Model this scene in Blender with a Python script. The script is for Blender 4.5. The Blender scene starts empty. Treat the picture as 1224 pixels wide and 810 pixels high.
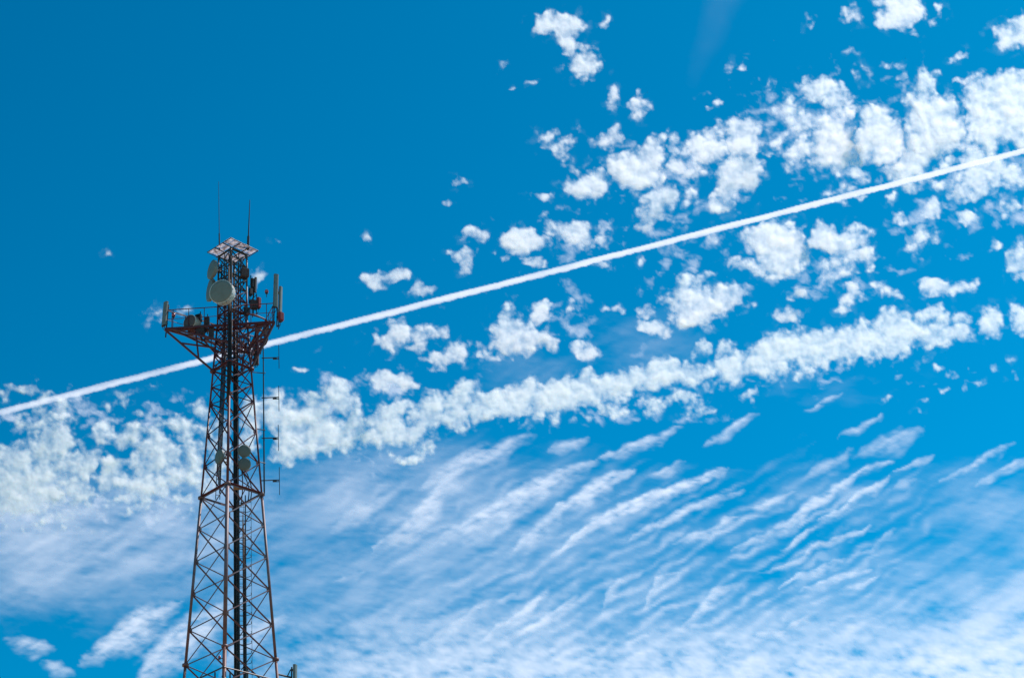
import bpy, math, random
import numpy as np
from mathutils import Vector, Matrix
random.seed(4)
C = bpy.context.scene.collection
sc = bpy.context.scene
# ---------------------------------------------------------------- camera
PITCH, ROLL, FPX = math.radians(29.3126), math.radians(4.1952), 2400.0
EYE = 1.6
_fw = Vector((0, math.cos(PITCH), math.sin(PITCH))); _r0 = Vector((1, 0, 0)); _u0 = _r0.cross(_fw)
RT = math.cos(ROLL) * _r0 - math.sin(ROLL) * _u0
UP = math.sin(ROLL) * _r0 + math.cos(ROLL) * _u0
cam = bpy.data.cameras.new('camera'); camo = bpy.data.objects.new('camera', cam); C.objects.link(camo)
cam.sensor_width = 36.0; cam.lens = 36.0 * FPX / 1224.0
cam.clip_start = .5; cam.clip_end = 200000.0
camo.matrix_world = Matrix(((RT.x, UP.x, -_fw.x, 0), (RT.y, UP.y, -_fw.y, 0), (RT.z, UP.z, -_fw.z, EYE), (0, 0, 0, 1)))
sc.camera = camo
# ---------------------------------------------------------------- sun and sky
SUN_EL, SUN_AZ = math.radians(56), math.radians(60)        # azimuth clockwise from +Y
S = Vector((math.sin(SUN_AZ) * math.cos(SUN_EL), math.cos(SUN_AZ) * math.cos(SUN_EL), math.sin(SUN_EL)))
sl = bpy.data.lights.new('sun', 'SUN'); sl.energy = 4.7; sl.angle = math.radians(.53); sl.color = (1, .885, .85)
so = bpy.data.objects.new('sun', sl); C.objects.link(so); so.rotation_euler = (-S).to_track_quat('-Z', 'Y').to_euler(); so.location = (60, 20, 120)
w = bpy.data.worlds.new('World'); sc.world = w; w.use_nodes = True
nt = w.node_tree; bg = nt.nodes['Background']
sky = nt.nodes.new('ShaderNodeTexSky'); sky.sky_type = 'NISHITA'; sky.sun_disc = False
sky.sun_elevation = SUN_EL; sky.sun_rotation = SUN_AZ; sky.altitude = 300; sky.air_density = 1.0; sky.dust_density = .6; sky.ozone_density = 2.0
tint = nt.nodes.new('ShaderNodeMix'); tint.data_type = 'RGBA'; tint.blend_type = 'MULTIPLY'; tint.inputs['Factor'].default_value = 1
tint.inputs['B'].default_value = (.0, .435, .415, 1)
deep = nt.nodes.new('ShaderNodeGamma'); deep.inputs['Gamma'].default_value = 1.6      # deep, polarised blue
nt.links.new(sky.outputs['Color'], deep.inputs['Color']); nt.links.new(deep.outputs['Color'], tint.inputs['A']); nt.links.new(tint.outputs['Result'], bg.inputs['Color'])
bg.inputs['Strength'].default_value = .12
sc.view_settings.view_transform = 'Standard'; sc.view_settings.look = 'None'; sc.view_settings.gamma = 1
sc.view_settings.exposure = 0.0
sc.render.engine = 'CYCLES'
sc.cycles.transparent_max_bounces = 48
sc.cycles.max_bounces = 6
# ---------------------------------------------------------------- places
D = 115.0; AZ = math.radians(-9.1054); YAW = math.radians(-7.4687); RYAW = math.radians(-4.2284)
FX = Vector((math.sin(AZ), math.cos(AZ), 0)); RX = Vector((math.cos(AZ), -math.sin(AZ), 0)); Z = Vector((0, 0, 1))
TB = Vector((D * math.sin(AZ), D * math.cos(AZ), 0))        # foot of the tower's axis
EYEP = Vector((0, 0, EYE))
def bearing(px, py):
    v = _fw + RT * ((px - 612) / FPX) + UP * ((405 - py) / FPX)
    return v.normalized()
def at(px, py, dep=0.0):
    """point seen at a picture place, standing dep metres behind the tower's axis"""
    d = bearing(px, py); t = ((TB + FX * dep) - EYEP).dot(FX) / d.dot(FX)
    return EYEP + d * t
def loc(dx, dep, z): return TB + RX * dx + FX * dep + Z * z
def rotz(v, a): return Vector((v.x * math.cos(a) - v.y * math.sin(a), v.x * math.sin(a) + v.y * math.cos(a), v.z))
# ---------------------------------------------------------------- materials
def mat(name):
    m = bpy.data.materials.new(name); m.use_nodes = True
    return m, m.node_tree, m.node_tree.nodes['Principled BSDF']
def node(nt, kind, **kw):
    n = nt.nodes.new(kind)
    for k, v in kw.items(): setattr(n, k, v)
    return n
def worn(name, col, rough=.55, metal=0.0, dirt=(.10, .07, .05), amount=.35, scale=6.0, spec=.35):
    """paint or metal with blotchy wear"""
    m, t, b = mat(name)
    g = node(t, 'ShaderNodeNewGeometry')
    n = node(t, 'ShaderNodeTexNoise'); n.inputs['Scale'].default_value = scale; n.inputs['Detail'].default_value = 6
    r = node(t, 'ShaderNodeValToRGB'); r.color_ramp.elements[0].position = .45; r.color_ramp.elements[1].position = .75
    r.color_ramp.elements[0].color = (0, 0, 0, 1); r.color_ramp.elements[1].color = (amount,) * 3 + (1,)
    x = node(t, 'ShaderNodeMix', data_type='RGBA'); x.inputs['A'].default_value = (*col, 1); x.inputs['B'].default_value = (*dirt, 1)
    t.links.new(g.outputs['Position'], n.inputs['Vector']); t.links.new(n.outputs['Fac'], r.inputs['Fac'])
    t.links.new(r.outputs['Color'], x.inputs['Factor']); t.links.new(x.outputs['Result'], b.inputs['Base Color'])
    b.inputs['Roughness'].default_value = rough; b.inputs['Metallic'].default_value = metal; b.inputs['Specular IOR Level'].default_value = spec
    return m
def tower_paint():
    """aviation paint: faded red and weathered white bands, the topmost a shaded white, rust showing through"""
    m, t, b = mat('tower_paint')
    g = node(t, 'ShaderNodeNewGeometry'); s = node(t, 'ShaderNodeSeparateXYZ'); t.links.new(g.outputs['Position'], s.inputs[0])
    mr = node(t, 'ShaderNodeMapRange'); mr.inputs['From Min'].default_value = 0; mr.inputs['From Max'].default_value = 80
    t.links.new(s.outputs['Z'], mr.inputs['Value'])
    r = node(t, 'ShaderNodeValToRGB'); r.color_ramp.interpolation = 'CONSTANT'
    red = (.115, .022, .028, 1); wht = (.20, .125, .135, 1); brn = (.20, .085, .08, 1)
    e = r.color_ramp.elements
    e[0].position = 0; e[0].color = wht; e[1].position = 20 / 80; e[1].color = red
    for p, c in ((34 / 80, wht), (41 / 80, brn), (49.6 / 80, wht), (55.6 / 80, red), (70.2 / 80, (.055, .065, .07, 1))):  # last stop: white paint with its shade put into the colour
        q = e.new(p); q.color = c
    t.links.new(mr.outputs[0], r.inputs['Fac'])
    n = node(t, 'ShaderNodeTexNoise'); n.inputs['Scale'].default_value = 2.3; n.inputs['Detail'].default_value = 7; n.inputs['Roughness'].default_value = .65
    t.links.new(g.outputs['Position'], n.inputs['Vector'])
    k = node(t, 'ShaderNodeValToRGB'); k.color_ramp.elements[0].position = .46; k.color_ramp.elements[1].position = .66
    t.links.new(n.outputs['Fac'], k.inputs['Fac'])
    x = node(t, 'ShaderNodeMix', data_type='RGBA'); x.inputs['B'].default_value = (.11, .045, .028, 1)
    ml = node(t, 'ShaderNodeMath', operation='MULTIPLY'); ml.inputs[1].default_value = .7
    t.links.new(k.outputs['Color'], ml.inputs[0]); t.links.new(ml.outputs[0], x.inputs['Factor'])
    t.links.new(r.outputs['Color'], x.inputs['A']); t.links.new(x.outputs['Result'], b.inputs['Base Color'])
    b.inputs['Roughness'].default_value = .5; b.inputs['Specular IOR Level'].default_value = .4
    return m
M_TOWER = tower_paint()
M_GALV = worn('galvanised_steel', (.34, .35, .36), .45, .6, (.16, .13, .11), .5, 5)
M_DARK = worn('dark_steel', (.045, .045, .05), .5, .2, (.10, .05, .035), .5, 5)
M_CABLE = worn('black_cable', (.026, .020, .022), .6, 0, (.05, .035, .03), .6, 3)
M_RADOME = worn('grey_radome', (.20, .22, .20), .6, 0, (.15, .15, .12), .6, 2.5)
M_GREY = worn('dark_radome', (.135, .15, .14), .6, 0, (.09, .10, .08), .5, 4)
M_SHROUD = worn('pale_shroud', (.62, .60, .56), .35, 0, (.40, .36, .30), .4, 3)
M_PANEL = worn('panel_cover', (.19, .21, .20), .5, 0, (.13, .12, .10), .7, 3)
M_RADIO = worn('radio_housing', (.13, .085, .08), .5, .1, (.06, .05, .05), .5, 3)
M_RED = worn('red_paint', (.32, .04, .05), .45, 0, (.12, .05, .04), .5, 4)
M_LAMP = worn('lamp_glass', (.45, .09, .12), .2, 0, (.5, .3, .3), .3, 9, .6)
def roof_mat():
    m, t, b = mat('translucent_sheet')
    o = t.nodes['Material Output']
    g = node(t, 'ShaderNodeNewGeometry'); n = node(t, 'ShaderNodeTexNoise'); n.inputs['Scale'].default_value = 3.5; n.inputs['Detail'].default_value = 5
    t.links.new(g.outputs['Position'], n.inputs['Vector'])
    r = node(t, 'ShaderNodeValToRGB'); r.color_ramp.elements[0].color = (.42, .36, .36, 1); r.color_ramp.elements[1].color = (.88, .84, .86, 1)
    r.color_ramp.elements[0].position = .36; r.color_ramp.elements[1].position = .56
    t.links.new(n.outputs['Fac'], r.inputs['Fac']); t.links.new(r.outputs['Color'], b.inputs['Base Color'])
    b.inputs['Roughness'].default_value = .6
    tr = node(t, 'ShaderNodeBsdfTranslucent'); t.links.new(r.outputs['Color'], tr.inputs['Color'])
    x = node(t, 'ShaderNodeMixShader'); x.inputs[0].default_value = .62
    t.links.new(b.outputs[0], x.inputs[1]); t.links.new(tr.outputs[0], x.inputs[2]); t.links.new(x.outputs[0], o.inputs['Surface'])
    return m
M_ROOF = roof_mat()
# ---------------------------------------------------------------- mesh helpers
class MB:
    """collects shapes (world coordinates) and links them as one mesh object"""
    def __init__(s): s.v = []; s.f = []
    def ring(s, c, a, b, n):
        k = len(s.v)
        for i in range(n):
            q = 2 * math.pi * i / n; s.v.append(c + a * math.cos(q) + b * math.sin(q))
        return k
    def tube(s, p, q, r0, r1=None, n=8):
        r1 = r0 if r1 is None else r1
        p, q = Vector(p), Vector(q); d = (q - p).normalized()
        a = d.cross(Z if abs(d.z) < .9 else Vector((1, 0, 0))).normalized(); b = d.cross(a)
        i = s.ring(p, a * r0, b * r0, n); j = s.ring(q, a * r1, b * r1, n)
        for k in range(n): s.f.append((i + k, i + (k + 1) % n, j + (k + 1) % n, j + k))
        s.f.append(tuple(i + k for k in reversed(range(n)))); s.f.append(tuple(j + k for k in range(n)))
        return s
    def path(s, pts, r, n=6):
        pts = [Vector(p) for p in pts]; prev = None; first = None
        for m, p in enumerate(pts):
            d = (pts[min(m + 1, len(pts) - 1)] - pts[max(m - 1, 0)]).normalized()
            a = d.cross(Z if abs(d.z) < .9 else Vector((1, 0, 0))).normalized(); b = d.cross(a)
            i = s.ring(p, a * r, b * r, n)
            if prev is not None:
                for k in range(n): s.f.append((prev + k, prev + (k + 1) % n, i + (k + 1) % n, i + k))
            else: first = i
            prev = i
        s.f.append(tuple(first + k for k in reversed(range(n)))); s.f.append(tuple(prev + k for k in range(n)))
        return s
    def lathe(s, c, d, prof, n=32):
        """prof: (distance along d, radius)"""
        d = d.normalized(); a = d.cross(Z if abs(d.z) < .9 else Vector((1, 0, 0))).normalized(); b = d.cross(a)
        prev = None
        for m, (h, r) in enumerate(prof):
            i = s.ring(c + d * h, a * r, b * r, n)
            if prev is not None:
                for k in range(n): s.f.append((prev + k, prev + (k + 1) % n, i + (k + 1) % n, i + k))
            else: s.f.append(tuple(i + k for k in reversed(range(n))))
            prev = i
        s.f.append(tuple(prev + k for k in range(n)))
        return s
    def box(s, c, ax, ay, az):
        """half-axis vectors; edges are chamfered"""
        ax, ay, az = Vector(ax), Vector(ay), Vector(az); k = len(s.v)
        for sx in (-1, 1):
            for sy in (-1, 1):
                for sz in (-1, 1): s.v.append(Vector(c) + ax * sx + ay * sy + az * sz)
        for f in ((0, 1, 3, 2), (4, 6, 7, 5), (0, 4, 5, 1), (2, 3, 7, 6), (0, 2, 6, 4), (1, 5, 7, 3)): s.f.append(tuple(k + i for i in f))
        return s
    def prism(s, p, q, up, prof):
        """sweep a cross-section (pairs of metres) from p to q"""
        p, q = Vector(p), Vector(q); d = (q - p).normalized(); a = d.cross(up).normalized(); b = a.cross(d); n = len(prof)
        i = len(s.v)
        for e in (p, q):
            for x, y in prof: s.v.append(e + a * x + b * y)
        for k in range(n): s.f.append((i + k, i + (k + 1) % n, i + n + (k + 1) % n, i + n + k))
        s.f.append(tuple(i + k for k in reversed(range(n)))); s.f.append(tuple(i + n + k for k in range(n)))
        return s
    def build(s, name, m, parent=None, smooth=False, loc=None):
        o0 = loc if loc is not None else (parent['_w'] if parent is not None else Vector((0, 0, 0)))
        o0 = Vector(o0); me = bpy.data.meshes.new(name)
        me.from_pydata([tuple(v - o0) for v in s.v], [], s.f); me.materials.append(m)
        if smooth:
            for p in me.polygons: p.use_smooth = len(p.vertices) == 4
        me.validate(); me.update()
        o = bpy.data.objects.new(name, me); C.objects.link(o)
        o['_w'] = list(o0)
        if parent is not None: o.parent = parent
        else: o.location = o0
        return o
def tag(o, label, cat, group=None, kind=None):
    if label: o['label'] = label
    if cat: o['category'] = cat
    if group: o['group'] = group
    if kind: o['kind'] = kind
    return o
def thing(name, where, label, cat, group=None):
    o = bpy.data.objects.new(name, None); C.objects.link(o); o.location = where; o['_w'] = list(where); o.empty_display_size = .3
    return tag(o, label, cat, group)
ANGLE = [(0, 0), (1, 0), (1, .14), (.14, .14), (.14, 1), (0, 1)]      # steel angle section
_am = bpy.data.meshes.new('angle_bar')
_am.from_pydata([(x - .3, y - .3, z) for z in (0, 1) for x, y in ANGLE], [],
                [(k, (k + 1) % 6, 6 + (k + 1) % 6, 6 + k) for k in range(6)] + [(5, 4, 3, 2, 1, 0), (6, 7, 8, 9, 10, 11)])
_am.materials.append(M_TOWER)
def angle_bar(name, p, q, size, parent, up, mesh=_am):
    d = (q - p); L = d.length; d.normalize(); a = d.cross(up).normalized(); b = d.cross(a)
    o = bpy.data.objects.new(name, mesh); C.objects.link(o); o.parent = parent
    p = p - Vector(parent['_w'])
    o.matrix_basis = Matrix(((a.x * size, b.x * size, d.x * L, p.x), (a.y * size, b.y * size, d.y * L, p.y), (a.z * size, b.z * size, d.z * L, p.z), (0, 0, 0, 1)))
    return o
# ---------------------------------------------------------------- ground
def ground():
    m, t, b = mat('dry_sandy_soil')
    g = node(t, 'ShaderNodeNewGeometry'); n = node(t, 'ShaderNodeTexNoise'); n.inputs['Scale'].default_value = .35; n.inputs['Detail'].default_value = 9
    r = node(t, 'ShaderNodeValToRGB'); r.color_ramp.elements[0].color = (.24, .17, .11, 1); r.color_ramp.elements[1].color = (.38, .30, .20, 1)
    t.links.new(g.outputs['Position'], n.inputs['Vector']); t.links.new(n.outputs['Fac'], r.inputs['Fac']); t.links.new(r.outputs['Color'], b.inputs['Base Color'])
    b.inputs['Roughness'].default_value = .95
    v = [(0, 0, 0)]; f = []; n_ = 64; rings = (8, 60, 300, 2000, 12000, 60000)
    for q in rings:
        for k in range(n_):
            v.append((q * math.cos(2 * math.pi * k / n_), q * math.sin(2 * math.pi * k / n_), 0))
    for k in range(n_): f.append((0, 1 + k, 1 + (k + 1) % n_))
    for i in range(len(rings) - 1):
        for k in range(n_):
            a = 1 + i * n_; f.append((a + k, a + n_ + k, a + n_ + (k + 1) % n_, a + (k + 1) % n_))
    me = bpy.data.meshes.new('ground'); me.from_pydata(v, [], f); me.materials.append(m)
    o = bpy.data.objects.new('ground', me); C.objects.link(o); o['kind'] = 'structure'
ground()
# ---------------------------------------------------------------- lattice tower
tower = thing('lattice_tower', TB, 'tall four-legged red and white steel lattice communications tower carrying dishes and antennas', 'tower')
DIRS = {'L': rotz(-RX, YAW), 'R': rotz(RX, YAW), 'N': rotz(-FX, YAW), 'F': rotz(FX, YAW)}
def hz(z): return max(2.697 - (z - 44.667) * .0738, .94)
def leg(k, z): return TB + DIRS[k] * hz(z) + Z * z
def ax(z, k=1.0): return TB + Z * z
LV = [.35, 3.6, 6.9, 10.1, 13.3, 16.4, 19.4, 22.3, 25.1, 27.8, 30.4, 32.9, 35.3, 37.8, 40.2, 42.45, 44.67, 46.88, 49.19, 51.32, 53.49, 55.6, 57.75, 59.95, 62.16, 63.38, 64.55]
UPV = [64.55, 65.7, 66.75, 67.7, 68.6, 69.5, 70.4, 71.3, 72.25, 73.2]
for k in 'LRNF':
    b = MB()
    for z0, z1, r in ((.3, 34, .13), (34, 55.55, .088), (55.65, 68.2, .062), (68.2, 73.35, .062)):
        zs = [z0, z1] if z1 <= 34 else [z0, (z0 + z1) / 2, z1]
        for a, c in zip(zs[:-1], zs[1:]): b.tube(leg(k, a), leg(k, c), r * (1.4 if k == 'N' else 1), n=10)
    for z in (10.1, 22.3, 34.0, 44.67, 55.6, 64.55):      # bolted flange collars
        b.tube(leg(k, z) - Z * .07, leg(k, z) + Z * .07, .20, n=10)
    b.build('leg', M_TOWER, tower, True)
    f = MB(); f.lathe(leg(k, 0) - Z * .3, Z, [(0, .9), (.55, .9), (.62, .82)], 20)
    f.build('footing', worn('concrete', (.32, .31, .29), .9, 0, (.2, .19, .17), .5, 4), tower)
FACES = (('L', 'N'), ('N', 'R'), ('R', 'F'), ('F', 'L'))
for levels, size in ((LV, .070), (UPV, .068)):
    for z0, z1 in zip(levels[:-1], levels[1:]):
        s = size * (1.3 if z0 < 30 else .9 if z0 > 60 else 1)
        for a, c in FACES:
            out = (DIRS[a] + DIRS[c]).normalized()
            angle_bar('brace', leg(a, z0) + out * .03, leg(c, z1) + out * .03, s, tower, out)
            angle_bar('brace', leg(c, z0) - out * .03, leg(a, z1) - out * .03, s, tower, -out)
for z, s in ((22.3, .14), (34.0, .13), (55.6, .15), (62.16, .11), (63.38, .11), (64.55, .13), (68.6, .09), (71.3, .08), (73.2, .09)) + tuple((z, .06) for z in UPV[1:4] + UPV[5:7] + UPV[8:9]):
    for a, c in FACES:
        if z in (62.16, 63.38) and 'N' in (a, c): continue      # only the far faces have these
        angle_bar('girt', leg(a, z) + Z * .05, leg(c, z) + Z * .05, s, tower, Z)
for z in (55.6, 64.55):                                     # gusset plates at the big joints
    for k in 'LRNF':
        p = leg(k, z); t = DIRS[k].cross(Z)
        MB().box(p - DIRS[k] * .10 - Z * .05, t * .17, DIRS[k] * .012, Z * .20).build('gusset_plate', M_TOWER, tower)
for a, c in FACES:                                          # slim posts halfway along the faces of the upper shaft
    pm = lambda z: (leg(a, z) + leg(c, z)) / 2
    MB().tube(pm(64.6), pm(68.4), .035, n=6).tube(pm(68.4), pm(73.2), .035, n=6).build('post', M_TOWER, tower)
for z in LV[13:25]:                                         # small joint plates where the braces meet the legs
    for k in 'LRNF':
        for a, c in FACES:
            if k in (a, c):
                o_ = (DIRS[c if k == a else a] - DIRS[k]).normalized(); n_ = (DIRS[a] + DIRS[c]).normalized()
                MB().box(leg(k, z) + o_ * .13, o_ * .12, n_ * .012, Z * .10).build('gusset_plate', M_TOWER, tower)
# feeder cables and their tray run up just in front of the far leg
cab0 = lambda z: leg('F', z) * .74 + ax(z) * .26 + RX * .12
for i in range(9):
    off = RX * (-.13 + .033 * i) + FX * (.05 * ((i * 7) % 3 - 1))
    top = (73.0, 71.5, 70.2, 68.4, 67.5, 66.0, 72.2, 69.3, 64.8)[i]
    zz = [1.0, 20.0, 40.0, 50.0, 58.0, 64.5, 68.6]; zz = [z for z in zz if z < top] + [top]
    MB().path([cab0(z) + off for z in zz], .024 if i % 3 else .034, 6).build('feeder_cable', M_CABLE, tower, True)
tr = MB()
for sx in (-.15, .15): tr.path([cab0(z) + RX * sx + FX * .08 for z in (1, 30, 55, 64.5, 68.6, 73)], .028, 6)
for z in np.arange(1.5, 72.5, .8): tr.tube(cab0(z) + RX * -.15 + FX * .1, cab0(z) + RX * .15 + FX * .1, .018, n=5)
tr.build('cable_tray', M_DARK, tower)
# a second cable ladder hangs inside the left part of the shaft, upper half only
cl = lambda z: TB + DIRS['L'] * (hz(z) * .48) + DIRS['F'] * (hz(z) * .18) + Z * z
cb = MB()
for sx in (-.13, .13): cb.path([cl(z) + RX * sx for z in (55.6, 60, 64.5, 68.6, 72.4)], .026, 6)
for z in np.arange(55.9, 72.3, .55): cb.tube(cl(z) - RX * .13, cl(z) + RX * .13, .016, n=5)
cb.build('cable_ladder', M_DARK, tower)
for i in range(5):
    cbz = (72.0, 70.8, 69.6, 68.0, 66.2)[i]
    MB().path([cl(z) + RX * (-.09 + .045 * i) - FX * .04 for z in (57.2 - .3 * i, 60, 64.5, 68.6) if z < cbz] + [cl(cbz) + RX * (-.09 + .045 * i) - FX * .04], .022, 6).build('feeder_cable', M_CABLE, tower, True)
# cables strapped behind the near leg in the upper half, and a bundle beside the climbing ladder
for i in range(7):
    top = (73.1, 72.6, 70.8, 69.9, 68.9, 73.0, 67.6)[i]; o = RX * (-.13 + .042 * i) - FX * (.10 + .04 * (i % 2))
    MB().path([leg('N', z) + o for z in (61.0 + .35 * i, 64.5, 68.2) if z < top] + [leg('N', top) + o], .024, 6).build('feeder_cable', M_CABLE, tower, True)
for i in range(5):
    o = RX * (.40 + .045 * i) + FX * (.12 * (i % 2))
    MB().path([cab0(z) + o for z in (1.0, 20, 40, 50, 55.0 - .5 * i)], .027, 6).build('feeder_cable', M_CABLE, tower, True)
# climbing ladder with safety cage, right of the far leg
lad = lambda z: TB + RX * (.62 + .006 * (64 - z)) + FX * (hz(z) * .62) + Z * z
lz = list(np.arange(2.0, 56.0, .30))
lb = MB()
for z in lz: lb.tube(lad(z) - RX * .19, lad(z) + RX * .19, .013, n=5)
ladder = lb.build('ladder', M_DARK, tower)
for sx in (-.2, .2):
    MB().tube(lad(1.6) + RX * sx, lad(30) + RX * sx, .04, n=6).tube(lad(30) + RX * sx, lad(56.2) + RX * sx, .04, n=6).build('ladder_rail', M_DARK, ladder)
for z in np.arange(36.0, 56.2, .62):
    c = lad(z); pts = []
    for q in range(11):
        a = math.radians(-28 + 236 * q / 10); pts.append(c + RX * (.10 + .46 * math.cos(a)) + FX * (.40 * math.sin(a)))
    MB().path(pts, .021, 5).build('cage_hoop', M_DARK, ladder)
for a in (0, 90, 180):
    q = math.radians(a); o = RX * (.10 + .46 * math.cos(q)) + FX * (.40 * math.sin(q))
    MB().tube(lad(36) + o, lad(55.9) + o, .014, n=5).build('cage_strip', M_DARK, ladder)
# sunlit stretch of the big girt, put in as yellow-brown strips
for i, (a0, a1) in enumerate(((-.1, .95), (-.1, .95))):
    p = TB + DIRS['N'] * (.9 - .22 * i) + Z * 55.78
    MB().box(p + RX * .62, RX * .40, FX * .085, Z * .025).build('lit_girt_strip', worn('lit_girt_colour', (.34, .22, .12), .8, 0, (.2, .12, .07), .5, 6), tower)
# roof of white sheets
rf = MB(); RR = {'L': rotz(-RX, RYAW), 'R': rotz(RX, RYAW), 'N': rotz(-FX, RYAW), 'F': rotz(FX, RYAW)}
RZ, RH = 73.6, 1.69
cor = {k: TB + RR[k] * RH + Z * RZ for k in 'LRNF'}
for a, c in (('L', 'N'), ('N', 'R'), ('R', 'F'), ('F', 'L')): rf.tube(cor[a], cor[c], .028, n=6)
eu = (cor['N'] - cor['L']); ev = (cor['F'] - cor['L'])
for t in (1 / 3, 2 / 3):
    rf.tube(cor['L'] + eu * t - Z * .03, cor['L'] + eu * t + ev - Z * .03, .035, n=6)
    rf.tube(cor['L'] + ev * t - Z * .07, cor['L'] + ev * t + eu - Z * .07, .035, n=6)
roof = rf.build('roof_frame', M_DARK, tower)
for i in range(3):
    for j in range(6):
        if (i, j) in ((1, 2), (1, 3)): continue          # open hatch round the shaft
        c = cor['L'] + eu * ((i + .5) / 3) + ev * ((j + .5) / 6) + Z * (.05 + .012 * ((i * 5 + j * 3) % 4))
        MB().box(c, eu * (.46 / 3), ev * (.44 / 6), Z * .012).build('roof_panel', M_ROOF, roof)
# ---------------------------------------------------------------- antenna platform
ZP = 67.75
PL, PR, PF = loc(-4.35, .25, ZP), loc(2.72, -.75, ZP), loc(1.62, 3.75, ZP)
plat = thing('antenna_platform', loc(0, 0, ZP), 'red steel antenna platform flaring out around the tower, with handrails and sloping struts below', 'platform')
CH = [(-.055, -.075), (.055, -.075), (.055, .075), (-.055, .075)]
def lerp(a, b, t): return a + (b - a) * t
tri = ((PL, PR), (PR, PF), (PF, PL))
for a, b in tri:
    MB().prism(a, b, Z, CH).build('platform_beam', M_TOWER, plat)
    inn = ((PL + PR + PF) / 3)
    a2, b2 = lerp(a, inn, .34) - Z * .02, lerp(b, inn, .34) - Z * .02
    MB().prism(a2, b2, Z, CH).build('platform_beam', M_TOWER, plat)
    for t in (.2, .4, .6, .8):
        MB().prism(lerp(a, b, t), lerp(a2, b2, .5 + (t - .5) * 1.0), Z, [(-.03, -.04), (.03, -.04), (.03, .04), (-.03, .04)]).build('cross_member', M_TOWER, plat)
    n = 7 if (a - b).length > 6 else 5
    for h in (1.42, .72): MB().tube(a + Z * h, b + Z * h, .030 if h > 1 else .02, n=6).build('handrail', M_TOWER, plat)
    for i in range(n):
        p = lerp(a, b, (i + .5) / n); MB().tube(p, p + Z * 1.42, .026, n=6).build('handrail_post', M_TOWER, plat)
    for i in range(2): MB().tube(lerp(a, b, i / 2 + .03) + Z * 1.4, lerp(a, b, i / 2 + .47) + Z * .08, .016, n=5).build('rail_brace', M_TOWER, plat)
for tip, lg in ((PL, 'L'), (PR, 'R'), (PF, 'F')):
    r0 = leg(lg, 64.6)
    MB().prism(tip - Z * .06, r0, Z, [(-.06, -.06), (.06, -.06), (.06, .06), (-.06, .06)]).build('strut', M_TOWER, plat)
    mid = lerp(tip, loc(0, 0, ZP), .45)
    MB().prism(mid, lerp(r0, tip, .30), Z, [(-.05, -.05), (.05, -.05), (.05, .05), (-.05, .05)]).build('strut', M_TOWER, plat)
    MB().prism(tip, leg(lg, ZP - .1), Z, [(-.06, -.07), (.06, -.07), (.06, .07), (-.06, .07)]).build('platform_beam', M_TOWER, plat)
    MB().prism(lerp(tip, r0, .34), leg(lg, 66.3), Z, [(-.045, -.045), (.045, -.045), (.045, .045), (-.045, .045)]).build('strut', M_TOWER, plat)
for tip, l1, l2 in ((PL, 'N', 'F'), (PR, 'N', 'R'), (PF, 'R', 'L')):
    for l in (l1, l2):
        MB().prism(lerp(tip, loc(0, 0, ZP), .1), leg(l, 66.0), Z, [(-.045, -.05), (.045, -.05), (.045, .05), (-.045, .05)]).build('strut', M_TOWER, plat)
        MB().prism(lerp(tip, loc(0, 0, ZP), .42) - Z * .04, leg(l, 64.9), Z, [(-.04, -.04), (.04, -.04), (.04, .04), (-.04, .04)]).build('strut', M_TOWER, plat)
# bowed stiffeners on the right half
for dz, r in ((.02, 2.0), (-.75, 1.75)):
    pts = []
    for i in range(9):
        a = math.radians(-80 + 20 * i); pts.append(loc(.55 + r * math.cos(a), .2 + r * math.sin(a), ZP + dz))
    MB().path(pts, .055, 6).build('ring_beam', M_TOWER, plat, True)
# ---------------------------------------------------------------- antennas
def dish(name, c, axis, r, depth, label, group=None, face=M_RADOME, mount=None, shroud=M_SHROUD):
    axis = axis.normalized(); t = thing(name, c, label, 'dish antenna', group)
    b = MB(); b.lathe(c - axis * depth, axis, [(0, r * .99), (.04, r), (depth - .05, r), (depth - .02, r * 1.025), (depth, r * 1.02), (depth, r * .97)], 40); b.build('shroud', shroud, t, True)
    b = MB(); b.lathe(c - axis * .02, axis, [(0, r * .965), (.03, r * .955), (.05, r * .8), (.075, r * .45), (.082, r * .12)], 40); b.build('radome', face, t, True)
    b = MB(); b.lathe(c - axis * (depth + r * .42), axis, [(0, r * .16), (r * .10, r * .42), (r * .25, r * .75), (r * .42, r * .985)], 32); b.build('reflector', M_GALV, t, True)
    b = MB(); u_ = axis.cross(Z).normalized(); v_ = u_.cross(axis)
    for q in range(16 if r > .7 and depth > .3 else 0):
        a = 2 * math.pi * q / 16; rr = (u_ * math.cos(a) + v_ * math.sin(a)); b.box(c - axis * .05 + rr * r * 1.03, rr * .02, axis * .05, axis.cross(rr) * .03)
    if b.v: b.build('rim_clip', M_GALV, t)['kind'] = 'stuff'
    b = MB(); hub = c - axis * (depth + r * .42)
    b.tube(hub, hub - axis * .22, r * .16, n=10)
    e = mount if mount is not None else hub - axis * .35
    pole = hub - axis * .30
    b.tube(pole - Z * r * .9, pole + Z * r * .9, .05, n=8)
    for s_ in (-.6, .6): b.tube(pole + Z * r * s_, Vector((e.x, e.y, pole.z + r * s_)), .035, n=6)
    b.build('mount', M_DARK, t)
    return t
def towards(deg_right, tilt=0):
    """horizontal direction facing the viewer, turned deg_right to the picture's right"""
    a = math.radians(deg_right)
    return (-FX * math.cos(a) + RX * math.sin(a)) * math.cos(math.radians(tilt)) + Z * math.sin(math.radians(tilt))
shaft = lambda z, dx=0, dep=0: loc(dx, dep, z)
p = at(264, 348.3, -1.75); dish('dish_antenna', p, towards(-24, -9), .80, .55, 'largest drum dish with grey round face in front of the tower shaft above the platform', None, M_RADOME, loc(0, -.95, p.z))
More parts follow.
